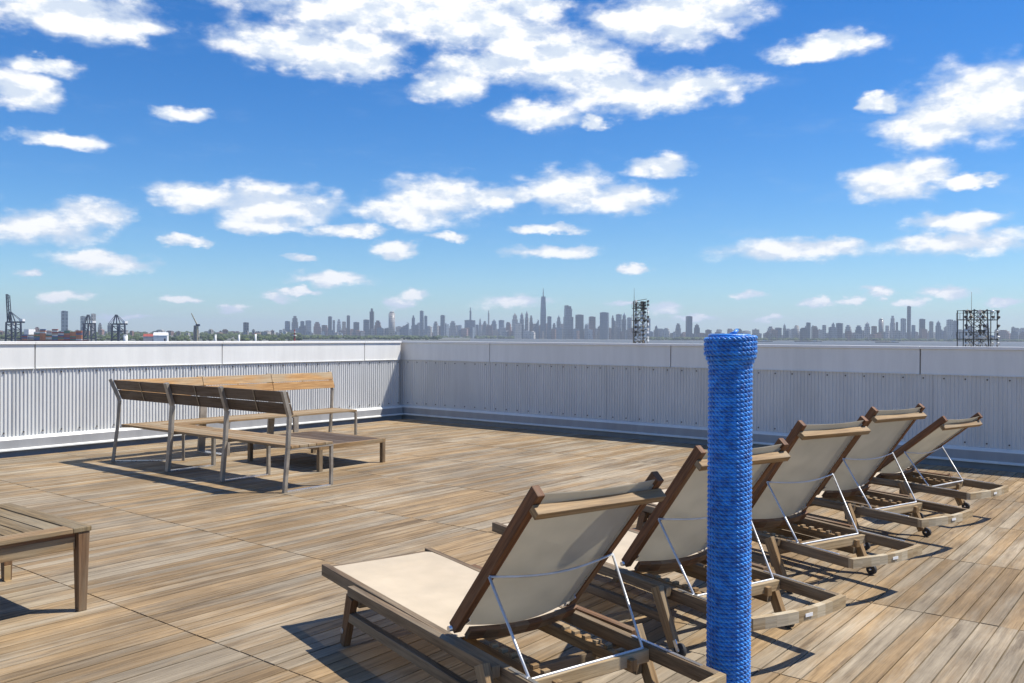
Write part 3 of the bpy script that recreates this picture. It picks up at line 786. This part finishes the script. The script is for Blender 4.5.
T = [
 # left shore
 ('apartment_tower',61,68,310.8,4200,'glass','slab','lone blue grey slab tower between the first two harbour cranes'),
 ('apartment_tower',80.5,85.5,316,5200,'glass','slab','hazy tower just behind the left legs of the middle harbour crane'),
 ('apartment_tower',91,95.5,313.5,5200,'pale','slab','paler taller tower behind the peak of the middle harbour crane'),
 ('apartment_tower',98,102,323,5600,'stone','step','short grey tower in the gap between the two closest harbour cranes'),
 ('apartment_tower',107.5,112,325,5600,'glass','slab','short tower behind the left leg of the right harbour crane'),
 ('apartment_tower',34,40,327,5000,'brick','step','low brown stepped block right of the raised boom crane'),
 ('apartment_tower',243,249,322.3,5600,'glass','slab','solitary grey tower over the trees left of the first skyline cluster'),
 # first cluster
 ('skyscraper',285,290,321,8200,'glass','slab','leftmost tower of the first skyline cluster'),
 ('skyscraper',291.5,298,316,8200,'dark','step','dark stepped tower topping the left end of the first skyline cluster'),
 ('skyscraper',300,304.5,321,8300,'glass','slab','narrow left tower of the close pair behind the red mast cluster'),
 ('skyscraper',305.5,311,320.3,8300,'glass','slab','wide right tower of the close pair near the red mast'),
 ('skyscraper',313,321,322,8200,'brick','step','broad brown stepped block right of the close tower pair'),
 ('skyscraper',321.5,327.5,325,8100,'brick','slab','lower brown block left of a slim dark tower'),
 ('skyscraper',328,332,316.3,8400,'dark','slab','slim dark tower in the middle of the first skyline cluster'),
 ('skyscraper',332.5,335,320,8400,'pale','slab','pale sliver tower touching the slim dark tower'),
 ('skyscraper',336.5,341,319.3,8400,'pale','step','cream tower with stepped top, left of two in cream'),
 ('skyscraper',342,345.8,321.5,8400,'pale','slab','smaller cream tower, right of two in cream'),
 ('skyscraper',346.5,350,315.3,8300,'dark','slab','narrow near black tower right of the cream pair'),
 ('skyscraper',353,359.5,322,8300,'dark','slab','squat dark block by itself left of the tall twin mass'),
 ('skyscraper',363,369.5,319.5,8300,'glass','slab','blue grey block on the left flank of a taller slim tower'),
 ('skyscraper',369.5,374,308.5,8400,'dark','needle','tallest slim dark tower of the first skyline cluster'),
 ('skyscraper',374,381.5,320.5,8200,'brick','step','brown block on the right flank of the tallest slim tower'),
 ('skyscraper',388,395.5,311.5,8000,'stone','round','rounded light grey tower standing alone left of the wall corner'),
 ('skyscraper',399,409.5,322.5,8600,'glass','slant','low block with a slanting roofline above the wall corner'),
 ('skyscraper',411.5,415,315.5,9000,'glass','needle','thin glass tower right of the slanting block'),
 ('skyscraper',419.8,423.6,310.6,9000,'glass','slab','taller tower of the glass twin pair past the wall corner'),
 ('skyscraper',424,427.4,315.6,9000,'glass','slab','shorter tower of the glass twin pair past the wall corner'),
 ('skyscraper',433,438.5,321.5,9300,'stone','step','small stepped tower between the glass twins and a lone tower'),
 ('skyscraper',440.4,445,315,9000,'glass','slab','lone even grey tower right of the glass twin pair'),
 ('skyscraper',449,456.5,321,9800,'stone','step','hazy wide block at the left foot of the far midtown'),
 ('skyscraper',457.5,462,325,9800,'pale','slab','hazy low pale block left of the pencil tower'),
 ('skyscraper',464,476,320,9600,'glass','slab','broad dull block from which the first pencil tower rises'),
 ('skyscraper',469.4,471.3,307.6,10200,'glass','needle','first pencil thin tower of the far midtown'),
 ('skyscraper',478.8,481.2,317.5,10200,'stone','point','small pointed tower between the two pencil towers'),
 ('skyscraper',482.5,487,321,10000,'stone','step','hazy stepped block left of the second pencil tower'),
 ('skyscraper',487.8,489.4,310.4,10200,'stone','needle','second pencil thin tower, lower and fainter than the first'),
 ('skyscraper',491,497,319,9800,'glass','point','hazy pointed block right of the second pencil tower'),
 ('skyscraper',498.5,504.5,320,9700,'glass','slab','flat topped hazy block left of the brown downtown edge'),
 ('skyscraper',506,511.5,322.5,8700,'brick','step','brown block at the left edge of downtown'),
 # downtown
 ('skyscraper',512,517.5,312.5,8900,'stone','point','old stone tower with a sharp spire left of the glass giant'),
 ('skyscraper',519.5,524,311.8,8900,'stone','point','left of two slim spired towers side by side'),
 ('skyscraper',524.8,528.6,310.4,8900,'stone','point','right and higher of two slim spired towers side by side'),
 ('skyscraper',529,533,315.5,8800,'brick','step','brown stepped tower right of the two slim spires'),
 ('skyscraper',533.3,538.8,319.5,8700,'glass','slant','sloping glass block at the left foot of the glass giant'),
 ('skyscraper',540,546,288.5,8800,'glass','spire','tallest tower of the skyline, tapering glass with a thin mast'),
 ('skyscraper',547,551.6,316.2,8700,'glass','slab','grey slab at the right foot of the glass giant'),
 ('skyscraper',552.2,556,323,8600,'stone','step','low stone block between two slabs right of the glass giant'),
 ('skyscraper',556.5,560.7,315,8700,'stone','point','slender stone tower left of the tower with the twin crown'),
 ('skyscraper',563.4,573,305.5,8700,'glass','crown','second tallest tower with a notched twin crown'),
 ('skyscraper',575.4,583.3,314.5,8600,'dark','slab','dark flat topped tower right of the twin crown tower'),
 ('skyscraper',584,588,324,8500,'pale','step','small pale block between the dark flat tower and a brown one'),
 ('skyscraper',588.4,595.6,316.5,8600,'brick','slab','brown grey tower left of the wide pale glass tower'),
 ('skyscraper',599.6,609,312.2,8500,'glass','slab','wide pale glass tower left of a narrow dark one'),
 ('skyscraper',611.2,614,315.5,8600,'dark','needle','narrow dark tower left of the lattice light mast'),
 ('skyscraper',615.6,621.6,314,8600,'stone','slab','stone slab left of the pointed tower by the light mast'),
 ('skyscraper',621.8,626.4,312.3,8700,'glass','point','pointed tower just left of the lattice light mast'),
 ('skyscraper',627,632,317.3,8500,'pale','slab','pale flat tower touching the left of the lattice light mast'),
 ('skyscraper',646.5,650.2,318,8600,'glass','slab','slim tower peeking out right of the lattice light mast'),
 ('skyscraper',654.2,658,325,8300,'dark','point','little spired tower over the green shore'),
 ('skyscraper',662.5,670,328,8200,'stone','step','low stepped group right of the little spired tower'),
 ('skyscraper',675,681,323.5,8200,'stone','step','middling stepped tower left of the lone square tower'),
 ('skyscraper',685.8,692,316,8000,'glass','slab','lone square tower rising over the green shore'),
 ('skyscraper',693.5,700,323.3,8000,'dark','point','dark tent topped block right of the lone square tower'),
 ('skyscraper',767,774,326.5,7800,'stone','step','grey stepped block, second group right of the blue post'),
 ('skyscraper',775,781.3,327.6,7800,'glass','slab','low glass block right of a grey stepped block'),
 ('skyscraper',782.8,786,323.5,7800,'stone','point','thin pointed tower among the low blocks right of the post'),
 ('skyscraper',794,799.3,325.3,7700,'stone','round','small domed tower left of a square dark one'),
 ('skyscraper',806,810.4,322.4,7700,'dark','slab','square dark tower halfway between the post and the tall right tower'),
 ('skyscraper',812,818,326,7700,'brick','step','brown stepped block beside the square dark tower'),
 ('skyscraper',822,826.3,325,7700,'stone','slab','small flat tower past the square dark tower'),
 ('skyscraper',831,835.2,322.2,7700,'glass','point','pointed tower left of a broad flat grey one'),
 ('skyscraper',836,843,323,7700,'glass','slab','broad flat grey block beside a pointed tower'),
 ('skyscraper',845,851.4,325,7600,'pale','step','pale stepped block in the middle of the right skyline'),
 ('skyscraper',855,862,325.4,7600,'glass','step','even grey stepped block in the middle of the right skyline'),
 ('skyscraper',864.3,869.8,321.6,7600,'stone','point','ridged tower left of a lower round topped block'),
 ('skyscraper',871,877,326,7500,'brick','slab','low brown block left of the stout right hand towers'),
 ('skyscraper',878.2,883.8,318.4,7600,'stone','round','stout round shouldered tower of the right skyline'),
 ('skyscraper',885.3,889,325.5,7500,'pale','slab','small pale block between two stout towers'),
 ('skyscraper',890,895,315.8,7600,'pale','step','pale stepped tower left of the tallest right tower'),
 ('skyscraper',895.6,898,322,7600,'dark','slab','dark sliver against the pale stepped tower'),
 ('skyscraper',900.3,906,318.3,7600,'pale','slab','pale slab touching the tallest right tower'),
 ('skyscraper',906.8,910.8,306,7700,'dark','slab','tallest and darkest tower of the right skyline'),
 ('skyscraper',911.3,915.4,325,7500,'glass','slab','low block at the right foot of the darkest tall tower'),
 ('skyscraper',919,925,318.8,7600,'dark','slab','square grey tower, first past the darkest tall tower'),
 ('skyscraper',929,933.2,321.3,7600,'stone','slab','slim stone tower, second past the darkest tall tower'),
 ('skyscraper',935.3,941,320.3,7600,'glass','point','gabled tower, third past the darkest tall tower'),
 ('skyscraper',946.8,952.4,319.5,7600,'stone','slab','left half of the wide double block by the light platforms'),
 ('skyscraper',952.8,958,320.5,7600,'glass','slab','right half of the wide double block by the light platforms'),
 ('skyscraper',984,989,323,7500,'brick','point','church like pointed tower seen through the light platforms'),
 ('skyscraper',997,1010,330,7300,'brick','step','long low brown block right of the light platforms'),
 ('skyscraper',1011,1018,331.6,7300,'glass','slab','low grey block near the right end of the skyline'),
 ('skyscraper',1019,1027,332,7300,'brick','step','last low brown block at the right end of the skyline'),
]
for q in T: tower(*q)

# smaller blocks that fill the skyline, each its own building
ZONES = [ # c0,c1, y lo, y hi, dist lo, hi, count, kinds, label, group
 (-40, 205, 328.5, 333.5, 3900, 6200, 52, ('brick','stone','pale','brick'), 'small house on the wooded town ridge behind the harbour cranes', 'houses on the left ridge'),
 (205, 285, 329, 333, 4600, 7000, 26, ('brick','stone','pale'), 'small brown block among trees left of the first skyline cluster', 'blocks left of the first cluster'),
 (284, 400, 325.5, 333, 7800, 8800, 34, ('glass','stone','brick'), 'low hazy block filling the first skyline cluster', 'low blocks of the first cluster'),
 (400, 505, 323, 333, 9000, 10800, 44, ('glass','stone','brick'), 'low hazy block under the pencil towers of far midtown', 'low blocks of midtown'),
 (505, 650, 319, 332, 8300, 9500, 50, ('glass','stone','brick','pale'), 'low block at the feet of the downtown towers', 'low blocks of downtown'),
 (650, 770, 327, 334, 7500, 8900, 30, ('glass','stone','brick'), 'tiny block above the green shore left of the blue post', 'low blocks above the green shore'),
 (770, 1050, 325.5, 335.5, 7000, 9500, 78, ('glass','stone','brick','dark'), 'low block filling the skyline on the right', 'low blocks of the right skyline'),
]
for c0, c1, ya, yb, d0, d1, n, kinds, lab, grp in ZONES:
    for i in range(n):
        c = c0 + (c1-c0)*(i + random.uniform(0, 1))/n; w = random.uniform(2.6, 7.0)
        d = random.uniform(d0, d1); y = ya + (yb-ya)*random.random()**.7
        hz = 336.5 + .005*(c-512); y += .005*(c-(c0+c1)/2)
        px = d/FPX; ww = w*px; zt = EYE + (hz-y)*px
        rot = HEAD + random.uniform(-.4, .4); m_ = MB(); h = zt-WZ
        dp = ww*random.uniform(.7, 1.2)
        m_.box(-ww/2, ww/2, -dp/2, dp/2, 0, h*.96, 0, (0,0,1))
        a = random.uniform(.2, .9)
        m_.box(-ww/2*a, ww/2*a*.8, -dp*.4, dp*.4, h*.961, h*random.uniform(.99,1.06), 0, (0,0,1))
        o = m_.build('city_block' if c0 > 200 else 'house', F[random.choice(kinds)])
        o.location = bearing(c, d, WZ); o.rotation_euler = (0, 0, rot)
        tag(o, lab, 'building', grp)

# tree belts along the shores: too small and dense to count
m, t, b = mat('far_foliage', (.05,.075,.025), .95, 0, .1)
P = N(t, 'ShaderNodeTexCoord').outputs['Object']
t.links.new(mixc(t, smooth(t, noise(t, P, .02, 5, .7), .35, .65), (.028,.045,.014), (.095,.12,.04)), b.inputs['Base Color'])
M['far_foliage'] = m
def treebelt(c0, c1, d0, d1, n, zb, hpx, name='woodland'):
    m_ = MB()
    for i in range(n):
        c = random.uniform(c0, c1); d = random.uniform(d0, d1); r = random.uniform(7, 16)*d/4500
        zz = zb(c, d); p = bearing(c, d, zz + r*.6)
        b0 = len(m_.v); k = 7
        rings = [(-.7,.55),(-.2,1.0),(.35,.85),(.75,.4)]
        for (h, q) in rings:
            for j in range(k):
                a = 2*math.pi*j/k; rr = r*q*random.uniform(.75, 1.25)
                m_.v.append(p + Vector((math.cos(a)*rr, math.sin(a)*rr, h*r*hpx*random.uniform(.85,1.15))))
        for g in range(3):
            for j in range(k):
                a = b0+g*k+j; e = b0+g*k+(j+1)%k; m_.face([a, e, e+k, a+k], [(0,0)]*4)
        m_.face([b0+3*k+j for j in range(k)], [(0,0)]*k)
    return tag(m_.build(name, M['far_foliage']), 'belt of distant green trees along the shore', 'woodland', None, 'stuff')
treebelt(-60, 300, 3000, 6300, 900, lambda c, d: WZ + 1 + 26*max(0, min(1, (d-2700)/3800))**1.4, .8)
treebelt(255, 440, 4800, 7600, 420, lambda c, d: WZ + 3, .7)
treebelt(440, 520, 7900, 8200, 60, lambda c, d: WZ+1, .6)
treebelt(645, 760, 6700, 7200, 260, lambda c, d: WZ + 1, .6)
treebelt(760, 1080, 6650, 7300, 300, lambda c, d: WZ + 1, .45)

# ------------------------------------------------------------------ harbour cranes
M['crane_blue'] = metal('crane_blue', (.02,.03,.055), .6, .1, .3, .2)
M['crane_white'] = metal('crane_white', (.7,.7,.68), .6, 0, .1, .2)
def harbour_crane(c, dist, boom, label, s=1.0, turn=0.0):
    root = empty('harbour_crane', bearing(c, dist, WZ+2), HEAD + turn, label, 'crane', 'container cranes in the port')
    K = M['crane_blue']
    g = 26*s; hh = 54*s; wd = 12*s
    for x in (-g/2, g/2):
        for y in (-wd, wd):
            m_ = MB(); m_.beam((x, y, 0), (x*.96, y*.8, hh), 3.4*s, 3.4*s, 0, (0,1,0)); m_.build('leg', K, root)
    m_ = MB()
    for y in (-wd, wd):
        for z in (12*s, 34*s): m_.beam((-g/2, y*.93, z), (g/2, y*.93, z), 2.2*s, 2.6*s)
        m_.beam((-g/2, y*.9, 14*s), (g/2, y*.85, 33*s), 1.6*s, 1.6*s); m_.beam((g/2, y*.9, 34*s), (-g/2, y*.85, 50*s), 1.6*s, 1.6*s)
    for x in (-g/2, g/2):
        for z in (20*s, 48*s): m_.beam((x, -wd, z), (x, wd, z), 2*s, 2*s)
    m_.build('portal_frame', K, root)
    m_ = MB()
    for y in (-3.5*s, 3.5*s): m_.beam((-g*.5, y, hh), (g*1.05, y, hh), 2.6*s, 4*s)
    m_.build('girder', K, root)
    m_ = MB()
    for y in (-4*s, 4*s):
        m_.beam((-g*.5, y*1.6, hh), (-g*.34, y*.5, hh+26*s), 2.2*s, 2.2*s, 0, (0,1,0)); m_.beam((g*.02, y*1.6, hh), (-g*.28, y*.5, hh+26*s), 1.8*s, 1.8*s, 0, (0,1,0))
        m_.beam((-g*.31, y*.5, hh+26*s), (g*.9, y, hh+2*s), 1.0*s, 1.0*s, 0, (0,1,0))
    m_.build('apex_frame', K, root)
    m_ = MB(); x0 = -g*.52
    if boom == 'up':
        tip = Vector((x0-4*s, 0, hh+70*s))
        for y in (-3.8*s, 3.8*s): m_.beam((x0, y, hh+1), tip + Vector((0,y*.8,0)), 2.2*s, 2.2*s, 0, (0,1,0)); m_.beam((x0+5*s, y, hh+8), tip + Vector((5*s,y*.8,-2)), 1.6*s, 1.6*s, 0, (0,1,0))
        for k in range(7):
            f = (k+1)/7; p = Vector((x0, 0, hh)) + (tip-Vector((x0,0,hh)))*f
            m_.beam(p+Vector((0,-3.6*s,0)), p+Vector((0,3.6*s,0)), 1.6*s, 1.6*s); m_.beam(p, p+Vector((5*s,0,2*s if f<1 else -2*s)), 1.2*s, 1.2*s)
    else:
        for y in (-3.5*s, 3.5*s): m_.beam((x0, y, hh), (x0-20*s, y, hh), 2*s, 3*s); m_.beam((x0-19*s, y, hh+1), (-g*.31, y*.6, hh+26*s), .9*s, .9*s, 0, (0,1,0))
    m_.build('boom', K, root)
    m_ = MB(); m_.box(g*.7, g*1.05, -5*s, 5*s, hh+2.2*s, hh+8*s); m_.build('machinery_house', M['crane_white'], root)
    m_ = MB(); m_.box(-2*s, 3*s, -2*s, 2*s, hh-7*s, hh-2.2*s); m_.build('cabin', M['crane_white'], root)
harbour_crane(13.5, 2050, 'up', 'dark blue harbour crane at the far left with its boom raised straight up', .92, R(-5))
harbour_crane(89.5, 2300, 'down', 'middle dark blue harbour crane standing before the hazy pair of towers', .92, R(-38))
harbour_crane(118.5, 2150, 'down', 'rightmost dark blue harbour crane, boom lowered, beside a white tank', .88, R(-20))

# construction crane and its dark core
def site_crane():
    root = empty('construction_crane', bearing(197, 2600, WZ+2), HEAD, 'yellow grey luffing construction crane leaning over the low town', 'crane')
    Y = metal('crane_yellow', (.42,.36,.22), .6, 0, .2, .2)
    m_ = MB(); m_.beam((0,0,0),(0,0,52), 4, 4, 0, (0,1,0)); m_.build('mast', Y, root)
    m_ = MB(); m_.beam((0,0,52),(-17,0,86), 3.2, 3.2, 0, (0,1,0), 2, 2); m_.build('jib', Y, root)
    m_ = MB(); m_.box(-3,8,-3,3,48,54); m_.build('counterweight', M['crane_blue'], root)
site_crane()
tower('concrete_core', 193.5, 198.5, 325.3, 2700, 'dark', 'slab', 'dark unfinished tower core under the leaning construction crane', None)

# container ship loaded with boxes, in front of the left town
cs = empty('container_ship', bearing(52, 1850, WZ), HEAD, 'container ship lying at the pier under stacks of coloured boxes', 'ship')
m_ = MB(); m_.hexa([(-62,-14,0),(58,-14,0),(66,0,0),(-62,14,0),(-66,-16,11),(66,-16,11),(80,0,13),(-66,16,11)]); m_.build('hull', metal('hull', (.10,.03,.025), .6, 0, .3, .1), cs)
m_ = MB(); m_.box(-52,-42,-13,13,11.5,34); m_.build('bridge', M['crane_white'], cs)
CC = {'red': (.30,.045,.03), 'orange': (.50,.16,.05), 'white': (.62,.6,.56), 'blue': (.05,.10,.22), 'tan': (.42,.30,.18), 'green': (.06,.16,.10)}
CM = {k: metal('container_'+k, v, .6, 0, .2, .3) for k, v in CC.items()}
base = bearing(52, 1850, 0)
for ix in range(-4, 6):
    for iz in range(random.choice((4,5,6,7,8,8))):
        k = random.choice(('red','red','orange','tan','white','orange','blue','green'))
        m_ = MB(); x = ix*12.6
        m_.box(-6, 6, -1.25, 1.25, 0, 2.8)
        for q in range(8): m_.box(-5.6+q*1.5, -5.0+q*1.5, -1.33, -1.252, .2, 2.6)
        o = m_.build('shipping_container', CM[k]); o.location = base + UR*x + UF*(-12) + Vector((0,0,WZ+11.5+iz*2.9+ (0))); o.rotation_euler = (0,0,HEAD)
        tag(o, k + ' shipping container in the stacks on the ship by the cranes', 'container', 'containers on the ship')

# white harbour shed and tanks
def shed(c, dist, w, h, label, roof=(.5,.5,.5), body=(.72,.72,.7), z0=None):
    root = empty('warehouse', bearing(c, dist, WZ+2), HEAD + R(12), label, 'warehouse')
    m_ = MB(); m_.box(-w/2, w/2, -w*.35, w*.35, 0, h*.8); m_.build('wall', metal('shed_wall', body, .7, 0, .1, .2), root)
    m_ = MB(); m_.hexa([(-w/2-.5,-w*.36,h*.801),(w/2+.5,-w*.36,h*.801),(w/2+.5,w*.36,h*.801),(-w/2-.5,w*.36,h*.801),(-w/2-.5,-.4,h),(w/2+.5,-.4,h),(w/2+.5,.4,h),(-w/2-.5,.4,h)]); m_.build('roof', metal('shed_roof', roof, .6, 0, .1, .2), root)
    m_ = MB(); m_.box(w*.28, w*.4, -w*.352, -w*.3505, h*.15, h*.6); m_.build('door', M['crane_blue'], root)
shed(161, 1500, 22, 26, 'white gabled harbour building showing above the sunlit wall', (.75,.75,.73))
shed(150, 1560, 20, 23.5, 'low red roofed shed left of the white gabled building', (.35,.08,.06), (.5,.45,.42))
for c, d, w, top, lab in ((125.5,1400,5.5,334.5,'white storage tank beside the rightmost harbour crane'),
                        (215.5,1400,2.6,334.3,'white pillar rising over the wall near the construction crane'),
                        (239,1400,2.6,334.3,'white pillar below the solitary grey tower'),
                        (255.5,1400,2.6,333.2,'white pillar with a rusty top, rightmost of the pillars')):
    hz = 336.5+.005*(c-512); root = empty('tank' if w > 4 else 'pillar', bearing(c, d, WZ+2), 0, lab, 'tank' if w > 4 else 'pillar')
    zt = EYE + (hz-top)*d/FPX - WZ - 2
    m_ = MB(); m_.cyl((0,0,0),(0,0,zt*.97), w*.5*1.2, 16); m_.build('shaft', M['crane_white'], root)
    m_ = MB(); m_.cyl((0,0,zt*.9701),(0,0,zt), w*.5*1.35, 16, 0, w*.4); m_.build('top_cap', M['crane_white'] if c < 250 else CM['orange'], root)
rm = empty('signal_mast', bearing(294.5, 1500, WZ+1), 0, 'red and white mast standing in the harbour below the first skyline cluster', 'mast')
m_ = MB(); m_.beam((0,0,0),(0,0,33), 3, 3, 0, (0,1,0), 1.2, 1.2); m_.build('mast_pole', CM['red'], rm)
m_ = MB(); m_.box(-3.2,3.2,-2,2,22,24); m_.box(-2,2,-1.5,1.5,28,29.2); m_.build('gallery', CM['white'], rm)

# barges on the water
def barge(c, dist, wpx, label):
    w = wpx*dist/FPX; root = empty('barge', bearing(c, dist, WZ), HEAD + R(3), label, 'boat')
    m_ = MB(); m_.hexa([(-w/2+4,-7,0),(w/2-4,-7,0),(w/2-4,7,0),(-w/2+4,7,0),(-w/2,-8,4),(w/2,-8,4),(w/2,8,4),(-w/2,8,4)]); m_.build('hull', M['crane_blue'], root)
    m_ = MB(); m_.box(w*.2, w*.32, -4, 4, 4.05, 9); m_.build('wheelhouse', M['crane_white'], root)
    m_ = MB()
    for k in range(6): m_.box(-w*.42+k*w*.09, -w*.36+k*w*.09, -5, 5, 4.05, 4.6+random.random()*2.4)
    m_.build('cargo', CM['tan'], root)
barge(756, 5200, 34, 'long dark barge on the water right beside the blue post')
barge(808, 5500, 28, 'dark barge with a raised wheelhouse, middle of the three on the water')
barge(887, 5000, 24, 'rightmost dark barge lying low on the grey water')

# ------------------------------------------------------------------ floodlight towers
M['lattice'] = metal('lattice', (.12,.11,.10), .55, .4, .3, 3)
M['lattice_rust'] = metal('lattice_rust', (.26,.21,.15), .6, .2, .3, 3)
M['lamp_white'] = metal('lamp_white', (.75,.74,.70), .35, .2, .1, 3)
def floodlight(root, p, aim, k):
    m_ = MB(); aim = Vector(aim).normalized()
    m_.tube([Vector(p)-aim*.2, Vector(p)-aim*.08, Vector(p)+aim*.25], [.09, .2, .29], 10)
    o = m_.build('floodlight', M['lamp_white'] if k else M['lattice'], root)
    m2 = MB(); m2.beam(Vector(p)+Vector((0,0,-.55)), Vector(p), .08, .08, 0, (0,1,0)); m2.build('lamp_bracket', M['lattice'], o)
def light_tower(c, dist, wpx, ytop, yant, decks, label, wide):
    hz = 336.5+.005*(c-512); s = dist/FPX
    root = empty('floodlight_tower', bearing(c, dist, WZ+1.2), HEAD, label, 'light tower')
    top = EYE + (hz-ytop)*s - WZ - 1.2; w = (2.2 if wide else 1.5); wp = wpx*s/2
    for x in (-w/2, w/2):
        for y in (-w/2, w/2):
            m_ = MB(); m_.beam((x*1.8, y*1.8, 0), (x, y, top), .16, .16, 0, (0,1,0)); m_.build('corner_post', M['lattice'], root)
    m_ = MB(); n = int(top/1.6)
    for i in range(n):
        z0, z1 = i*top/n, (i+1)*top/n; k0, k1 = 1.8-.8*z0/top, 1.8-.8*z1/top
        for y in (-1, 1):
            a, b = (-w/2*k0, y*w/2*k0, z0), (w/2*k1, y*w/2*k1, z1)
            m_.beam(a, b, .09, .09); m_.beam((w/2*k0, y*w/2*k0, z0), (-w/2*k1, y*w/2*k1, z1), .09, .09)
            m_.beam((y*w/2*k0, -w/2*k0, z0), (y*w/2*k1, w/2*k1, z1), .09, .09)
    m_.build('cross_bracing', M['lattice_rust'], root)
    m_ = MB(); ax_ = -w*.45 if wide else -wp*.8
    m_.tube([(ax_, 0, top*.5 if wide else top-1), (ax_, 0, EYE + (hz-yant)*s - WZ - 1.2)], [.07, .03], 6); m_.build('antenna', M['lattice'], root)
    for zd in decks:
        z = EYE + (hz-zd)*s - WZ - 1.2
        m_ = MB(); m_.box(-wp, wp, -1.1, 1.1, z-.14, z)
        m_.build('platform', M['lattice'], root)
        m_ = MB()
        nn = 10
        for yy in (-1.1, 1.1):
            m_.beam((-wp, yy, z+1.1), (wp, yy, z+1.1), .06, .06)
            for i in range(nn+1): x = -wp + 2*wp*i/nn; m_.beam((x, yy, z), (x, yy, z+1.1), .05, .05, 0, (0,1,0))
        m_.build('railing', M['lattice'], root)
    return root, top, wp, s, hz
r_, top, wp, s, hz = light_tower(977, 150, 35, 309.5, 292, (319.5, 338.8), 'wide lattice light tower with two lamp platforms beyond the wall at right', True)
for zy in (311.5, 317, 325.5, 331, 337, 343.5):
    z = EYE + (hz-zy)*s - WZ - 1.2
    for x in (-.86, -.62, -.1, .12, .62, .92):
        if zy in (325.5, 331) and x in (-.62, .62) : continue
        floodlight(r_, (wp*x + random.uniform(-.1,.1), -1.3, z), (random.uniform(-.5,.9), -.5, random.uniform(-.5,-.1)), zy > 335 or random.random() < .35)
m_ = MB()
for x in (-1, 1):
    for y in (-1,1): m_.beam((x*wp*.96, y, top-14), (x*wp*.96, y, top-.2), .12, .12, 0, (0,1,0))
m_.beam((-wp, 1, top-.2), (wp, 1, top-.2), .1, .1); m_.beam((-wp, -1, top-.2), (wp, -1, top-.2), .1, .1)
m_.build('outer_frame', M['lattice'], r_)
r_, top, wp, s, hz = light_tower(639.5, 190, 14, 301.5, 288, (308, 320, 332), 'narrow lattice light tower crowded with lamps beyond the far wall', False)
for i, zy in enumerate([302, 305.5, 309, 313, 317, 321, 325, 329, 333, 337, 340]):
    z = EYE + (hz-zy)*s - WZ - 1.2
    for x in (-.7, .1, .55, 1.0):
        if x == -.7 and i % 3 == 2: continue
        floodlight(r_, (wp*x, -1.2, z + random.uniform(-.15,.15)), (random.uniform(.2,1), -.6, random.uniform(-.3,.2)), zy > 322 or random.random() < .3)
m_ = MB()
for x in (-.95, .35): m_.beam((x*wp, -.9, top-16), (x*wp, -.9, top), .22, .22, 0, (0,1,0))
for i in range(14): m_.beam((-.95*wp, -.9, top-i*1.1), (.9*wp, -.9, top-i*1.1-(.5 if i%2 else -.5)), .12, .12)
m_.build('lamp_frame', M['lattice_rust'], r_)

# ------------------------------------------------------------------ haze
hm = bpy.data.materials.new('haze'); hm.use_nodes = True; t = hm.node_tree; t.nodes.clear()
pv = N(t, 'ShaderNodeVolumePrincipled'); pv.inputs['Color'].default_value = (.76,.86,1.0,1); pv.inputs['Density'].default_value = 5.0e-5
pv.inputs['Anisotropy'].default_value = .1
oo = N(t, 'ShaderNodeOutputMaterial'); t.links.new(pv.outputs[0], oo.inputs['Volume'])
mb = MB(); q = 25500; mb.box(-q, q, -q, q, WZ-1.6, 500)
hz_o = mb.build('haze', hm); tag(hz_o, 'thin pale blue haze over the harbour', 'haze', None, 'stuff')
